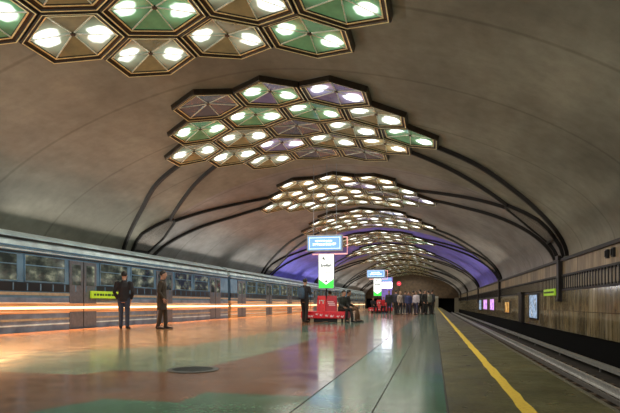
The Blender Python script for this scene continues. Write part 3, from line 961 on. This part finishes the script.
def person(loc, face, label, h=1.74, top=(.03, .03, .035), bottom=(.02, .025, .04), hair=0, skin=0, pose='stand', lean=0., arms='down', stride=.10, vox=.016,
           backpack=None, coat=False, female=False, head_turn=0., group=None, shoe=(.015, .015, .015), bag=None):
    """local frame: faces -y, x across"""
    r = empty('person', loc, face); tag(r, label, 'person', group)
    k = h / 1.74
    def S(*p): return Vector(p) * k
    seated = pose == 'sit'
    hipz = .47 if seated else .90 * k
    pelvis = Vector((0, 0, hipz + (.08 if seated else 0)))
    up = Vector((0, -math.sin(lean), math.cos(lean)))
    fw = Vector((0, -math.cos(lean), -math.sin(lean)))
    rt = Vector((1, 0, 0))
    sw = (.185 if female else .205) * k
    def T(x, f_, u): return pelvis + (rt * x + fw * f_ + up * u) * k
    chest = T(0, 0, .36); neck0 = T(0, .0, .52); head = T(0, .04, .70)
    sh = [T(-sw / k, 0, .47), T(sw / k, 0, .47)]
    hp = [pelvis + S(-.09, 0, -.02), pelvis + S(.09, 0, -.02)]
    knees = []; ankles = []; toes = []
    for i, s_ in enumerate((-1, 1)):
        if seated:
            kn = hp[i] + Vector((s_ * .05, -.42 * k, .02)); an = Vector((s_ * .14, kn.y - .02 - (.06 if i else -.06), .08))
        else:
            d = stride * s_
            an = Vector((s_ * .10 * k, -d, .08)); kn = lerp(hp[i], an, .5) + Vector((0, -.03, 0))
        knees.append(kn); ankles.append(an); toes.append(an + Vector((s_ * .03, -.17 * k, -.045)))
    el = []; wr = []; hd = []
    for i, s_ in enumerate((-1, 1)):
        if arms == 'down': e_ = sh[i] + (rt * s_ * .05 - up * .29 + fw * -.01) * k; w = e_ + (rt * s_ * .0 - up * .24 + fw * .07) * k; hdv = (-up * .9 + fw * .3)
        elif arms == 'pocket': e_ = sh[i] + (rt * s_ * .06 - up * .28 - fw * .05) * k; w = e_ + (rt * -s_ * .07 - up * .20 + fw * .13) * k; hdv = (-up + fw * .3 - rt * s_ * .3)
        elif arms == 'front': e_ = sh[i] + (rt * s_ * .05 - up * .26 + fw * .04) * k; w = e_ + (rt * -s_ * .10 + up * .06 + fw * .22) * k; hdv = (fw + up * .2 - rt * s_ * .4)
        else:  # lap
            e_ = sh[i] + (rt * s_ * .05 - up * .26 + fw * .08) * k; w = e_ + (rt * -s_ * .05 - up * .08 + fw * .22) * k; hdv = (fw - up * .3 - rt * s_ * .2)
        el.append(e_); wr.append(w); hd.append(hdv.normalized())
    # ---- body (skin): one continuous surface
    b = MB()
    loft(b, [(T(0, 0, -.12), .13 * k, .10 * k, rt, fw), (T(0, 0, .0), .155 * k, .11 * k, rt, fw), (T(0, 0, .18), .13 * k, .095 * k, rt, fw), (T(0, 0, .36), .160 * k, .115 * k, rt, fw),
             (T(0, 0, .46), .150 * k, .09 * k, rt, fw), (T(0, 0, .52), .06 * k, .06 * k, rt, fw)])
    b.tube([T(0, 0, .48), T(0, .01, .56), T(0, .02, .62)], [.062 * k, .055 * k, .052 * k], 10)
    ct, sn = math.cos(head_turn), math.sin(head_turn)
    hx = rt * ct + fw * sn; hf = fw * ct - rt * sn
    hr = [(-.125, .030, .035, .02), (-.105, .050, .060, .02), (-.06, .064, .082, .008), (0, .074, .094, 0), (.05, .076, .096, -.004), (.09, .064, .080, -.008), (.118, .036, .045, -.01), (.126, .008, .01, -.01)]
    loft(b, [(head + (up * u + hf * o_) * k, rx * k, ry * k, hx, hf) for u, rx, ry, o_ in hr], 16)
    nb = head + (up * .012 + hf * .088) * k
    b.tube([nb, nb + (up * -.03 + hf * .020) * k, nb + (up * -.042 + hf * .006) * k], [.008 * k, .013 * k, .010 * k], 6)
    for s_ in (-1, 1):
        b.tube([head + hx * s_ * .070 * k + up * .018 * k, head + hx * s_ * .084 * k + up * .0 * k, head + hx * s_ * .072 * k - up * .028 * k], [.012 * k, .014 * k, .010 * k], 6)
    for i, s_ in enumerate((-1, 1)):
        b.tube([sh[i] - rt * s_ * .05 * k, sh[i], lerp(sh[i], el[i], .5), el[i], lerp(el[i], wr[i], .4), wr[i]], [.05 * k, .052 * k, .045 * k, .038 * k, .038 * k, .026 * k], 10)
        b.tube([hp[i] + Vector((0, 0, .04)), hp[i], lerp(hp[i], knees[i], .5), knees[i], lerp(knees[i], ankles[i], .35), ankles[i]], [.08 * k, .085 * k, .072 * k, .054 * k, .054 * k, .036 * k], 10)
        b.tube([ankles[i] + Vector((0, .03, -.02)), lerp(ankles[i], toes[i], .5), toes[i]], [.04 * k, .036 * k, .028 * k], 8)
        # palm
        dirv = hd[i]; side = dirv.cross(rt); side = side.normalized() if side.length > .1 else fw
        pc = wr[i] + dirv * .045 * k; across = fw - dirv * fw.dot(dirv)
        if across.length < .3: across = rt - dirv * rt.dot(dirv)
        across.normalize(); nrm = dirv.cross(across)
        loft(b, [(wr[i], .026 * k, .020 * k, across, nrm), (pc, .038 * k, .017 * k, across, nrm), (wr[i] + dirv * .09 * k, .040 * k, .015 * k, across, nrm)], 10)
    body = remesh(b, 'body', [SKINS[skin]], r, vox)
    # fingers joined onto the palms
    f_ = MB()
    for i, s_ in enumerate((-1, 1)):
        dirv = hd[i]; across = fw - dirv * fw.dot(dirv)
        if across.length < .3: across = rt - dirv * rt.dot(dirv)
        across.normalize(); nrm = dirv.cross(across)
        curl = nrm * (1 if nrm.dot(-rt * s_) > 0 else -1)
        for j, ln in enumerate((.068, .078, .072, .056)):
            o_ = wr[i] + (dirv * .075 + across * (.030 - .020 * j)) * k
            p1 = o_ + dirv * (ln * .45 + .015) * k; p2 = p1 + (dirv * .8 + curl * .5).normalized() * ln * .35 * k; p3 = p2 + (dirv * .4 + curl * .9).normalized() * ln * .28 * k
            f_.tube([o_, p1, p2, p3], [.0095 * k, .009 * k, .008 * k, .006 * k], 6)
        o_ = wr[i] + (dirv * .025 + across * .028) * k
        f_.tube([o_, o_ + (dirv * .03 + across * .025) * k, o_ + (dirv * .06 + across * .030 + curl * .012) * k], [.012 * k, .011 * k, .007 * k], 6)
    bm = bmesh.new(); bm.from_mesh(body.data); fm = f_.mesh('f', True); bm.from_mesh(fm); bm.to_mesh(body.data); bm.free()
    for p in body.data.polygons: p.use_smooth = True
    # eyes and mouth
    e_ = MB()
    for s_ in (-1, 1):
        c_ = head + (hx * s_ * .030 + up * .016 + hf * .086) * k
        e_.tube([c_, c_ + hf * .008 * k], .008 * k, 6)
    c_ = head + (up * -.062 + hf * .082) * k
    e_.tube([c_ - hx * .022 * k, c_ + hf * .010 * k, c_ + hx * .022 * k], .006 * k, 5)
    e_.build('face_features', mat('eye_mouth', (.05, .02, .02), .5), r)
    # ---- hair
    b = MB(); q = 1.13
    loft(b, [(head + (up * u - hf * o_) * k, rx * q * k, ry * q * k, hx, hf) for u, rx, ry, o_ in
             [(-.06 if female else -.03, .058, .052, .040), (0, .073, .070, .028), (.045, .077, .086, .014), (.088, .068, .082, .008), (.120, .042, .052, .008), (.134, .01, .012, .008)]], 14)
    if female:
        loft(b, [(head + (up * .03 - hf * .05) * k, .07 * k, .045 * k, hx, hf), (head + (up * -.10 - hf * .065) * k, .075 * k, .035 * k, hx, hf), (head + (up * -.24 - hf * .075) * k, .055 * k, .022 * k, hx, hf)], 10)
    remesh(b, 'hair', [HAIRS[hair]], r, vox * .8)
    # ---- trousers
    b = MB()
    loft(b, [(T(0, 0, -.10), .165 * k, .120 * k, rt, fw), (T(0, 0, .0), .172 * k, .128 * k, rt, fw), (T(0, 0, .10), .150 * k, .112 * k, rt, fw)])
    for i, s_ in enumerate((-1, 1)):
        b.tube([hp[i] + Vector((0, 0, .05)), hp[i] + Vector((0, 0, -.03)), lerp(hp[i], knees[i], .5), knees[i], lerp(knees[i], ankles[i], .4), ankles[i] + Vector((0, .005, -.01))],
               [.092 * k, .098 * k, .084 * k, .068 * k, .066 * k, .060 * k], 12)
    remesh(b, 'trousers', [cloth(bottom)], r, vox)
    # ---- jacket
    b = MB(); lo = -.34 if coat else -.07
    rings = [(T(0, 0, lo), .185 * k if coat else .172 * k, .145 * k if coat else .13 * k, rt, fw), (T(0, 0, .06), .172 * k, .132 * k, rt, fw), (T(0, 0, .20), .160 * k, .122 * k, rt, fw), (T(0, 0, .36), .185 * k, .135 * k, rt, fw),
             (T(0, 0, .455), .172 * k, .108 * k, rt, fw), (T(0, .005, .52), .085 * k, .08 * k, rt, fw), (T(0, .01, .555), .072 * k, .070 * k, rt, fw)]
    if seated: rings[0] = (T(0, 0, -.03), .175 * k, .14 * k, rt, fw)
    loft(b, rings)
    for i, s_ in enumerate((-1, 1)):
        b.tube([sh[i] - rt * s_ * .07 * k, sh[i], lerp(sh[i], el[i], .5), el[i], lerp(el[i], wr[i], .5), lerp(el[i], wr[i], .95)],
               [.066 * k, .068 * k, .060 * k, .054 * k, .050 * k, .043 * k], 12)
    remesh(b, 'jacket', [cloth(top)], r, vox)
    # ---- shoes
    for i in (0, 1):
        b = MB(); a = ankles[i]; t_ = toes[i]; d = (t_ - a); d.z = 0; d.normalize(); sd = Vector((0, 0, 1)).cross(d)
        def sp(f, z, w, hh): return (a + d * f + Vector((0, 0, z - a.z)), w, hh, sd, Vector((0, 0, 1)))
        loft(b, [sp(-.08 * k, .045, .025, .030), sp(-.05 * k, .052, .042, .050), sp(.05 * k, .045, .044, .044), sp(.13 * k, .034, .050, .033), sp(.19 * k, .026, .038, .024), sp(.215 * k, .022, .012, .012)], 12)
        remesh(b, 'shoe', [cloth(shoe)], r, .014)
    if backpack:
        bp = empty('backpack', r.matrix_basis @ Vector((0, 0, 0)) if False else (loc[0], loc[1], loc[2]), face)
        tag(bp, backpack[1], 'backpack')
        b = MB(); c_ = T(0, -.20, .28)
        loft(b, [(T(0, -.215, .02), .12 * k, .06 * k, rt, fw), (T(0, -.225, .06), .145 * k, .085 * k, rt, fw), (T(0, -.225, .32), .145 * k, .09 * k, rt, fw), (T(0, -.205, .44), .12 * k, .065 * k, rt, fw), (T(0, -.20, .47), .06 * k, .03 * k, rt, fw)], 14)
        b.build('pack_body', cloth(backpack[0]), bp, smooth=True)
        b = MB()
        for s_ in (-1, 1):
            b.tube([T(s_ * .09, -.13, .42), T(s_ * .10, -.06, .51), T(s_ * .11, .09, .47), T(s_ * .12, .145, .34), T(s_ * .14, .10, .18), T(s_ * .12, -.12, .10)], .016, 6)
        b.build('strap', M_rub, bp)
    return r

# two lone men before the train (they look away towards the train / along the hall)
person((-9.29, 14.31, 0), R(200), 'man standing alone in dark jacket and blue jeans before the train, leftmost figure', 1.80, (.018, .018, .022), (.035, .050, .085), 0, pose='stand', arms='pocket', stride=.03, coat=False)
person((-8.15, 14.58, 0), R(110), 'person standing in long brown coat before the train, second from left', 1.82, (.040, .032, .022), (.045, .030, .018), 0, arms='pocket', stride=.10, coat=True)
# the man with the backpack left of the red bench
person((-5.25, 21.15, 0), R(160), 'man standing in black clothes with backpack left of the red bench', 1.85, (.015, .018, .024), (.012, .014, .020), 0, arms='front', stride=.06,
       backpack=((.05, .09, .14), 'blue grey backpack worn by the man left of the red bench'))
# seated behind the bench back, only the head shows
person((KX + .12, KY + .27, 0.0), R(180), 'person sitting behind the red bench backs, mostly hidden', 1.70, (.02, .02, .02), (.02, .02, .02), 0, pose='sit', arms='lap')
person((KX + .70, KY - .18, 0.0), R(60), 'person in dark grey jacket sitting on the right end of the red bench', 1.72, (.035, .040, .035), (.015, .015, .018), 0, pose='sit', arms='lap', lean=.15)
person((KX + .88, KY + .28, 0.0), R(95), 'person in black sitting on the far right corner of the red bench', 1.76, (.012, .012, .012), (.16, .09, .05), 0, pose='sit', arms='lap', lean=.05, skin=1)

# crowd at the far bench and beyond, each placed by foot position
crowd = [
 # x, y, face, h, top, bottom, hair, female, coat, label
 (-4.95, 43.7, 40, 1.66, (.02, .02, .03), (.02, .02, .03), 0, 0, 'sit', 'person in black sitting at the left end of the far red bench'),
 (-4.05, 43.5, 0, 1.70, (.55, .02, .03), (.02, .02, .02), 0, 0, 'sit', 'person in red sitting on the far red bench'),
 (-3.55, 43.0, 330, 1.74, (.02, .02, .03), (.02, .02, .03), 0, 0, 'stand', 'person in black standing right beside the far red bench'),
 (-3.05, 43.6, 170, 1.80, (.03, .03, .05), (.02, .02, .03), 0, 0, 'stand', 'tall person in navy standing under the round red sign'),
 (-2.70, 43.2, 20, 1.70, (.40, .34, .30), (.03, .03, .04), 2, 1, 'stand', 'woman in pale beige jacket standing in the distant crowd'),
 (-2.35, 44.5, 200, 1.76, (.03, .03, .04), (.03, .03, .05), 1, 0, 'stand', 'person in charcoal standing behind the beige jacketed woman'),
 (-2.00, 43.0, 350, 1.64, (.04, .05, .14), (.03, .03, .06), 0, 1, 'stand', 'short woman in dark blue in the middle of the crowd'),
 (-1.70, 45.2, 180, 1.78, (.10, .06, .04), (.03, .03, .03), 0, 0, 'stand', 'person in brown jacket in the middle of the crowd'),
 (-1.40, 43.4, 10, 1.70, (.55, .50, .55), (.05, .05, .10), 1, 1, 'stand', 'woman in pale pinkish top standing in the crowd'),
 (-1.08, 44.6, 190, 1.84, (.02, .02, .02), (.02, .02, .02), 0, 0, 'stand', 'tall person all in black standing in the crowd'),
 (-.72, 43.0, 30, 1.78, (.03, .03, .03), (.02, .02, .02), 0, 0, 'stand', 'person in black nearest the platform edge strip'),
 (-.42, 43.9, 250, 1.74, (.25, .26, .22), (.03, .03, .03), 0, 0, 'stand', 'person in grey green jacket at the right end of the crowd'),
 (-.15, 45.0, 180, 1.80, (.02, .025, .03), (.02, .02, .02), 0, 0, 'stand', 'person in black just behind the grey green jacket, rightmost of the crowd'),
 (-3.35, 47.5, 180, 1.74, (.03, .03, .03), (.02, .02, .02), 0, 0, 'stand', 'person in black far back behind the round red sign post'),
 (-2.15, 48.5, 0, 1.72, (.02, .03, .06), (.02, .02, .02), 0, 0, 'stand', 'person in blue black far back behind the short woman'),
 (-.95, 49.0, 0, 1.72, (.06, .04, .03), (.02, .02, .02), 1, 0, 'stand', 'person in dark brown far back near the platform edge'),
]
for x, y, fa, hh, tp, bt, hr_, fem, ps, lb in crowd:
    if ps == 'stand': x, y, fa = x * (y - 5.5) / y, y - 5.5, fa + 40 * math.sin(y * 23)
    person((x, y, 0), R(fa), lb, hh, tp, bt, hr_, pose=ps, arms='lap' if ps == 'sit' else ('pocket' if hh > 1.75 else 'down'), female=bool(fem), stride=.07, vox=.028, group='people waiting far down the platform')
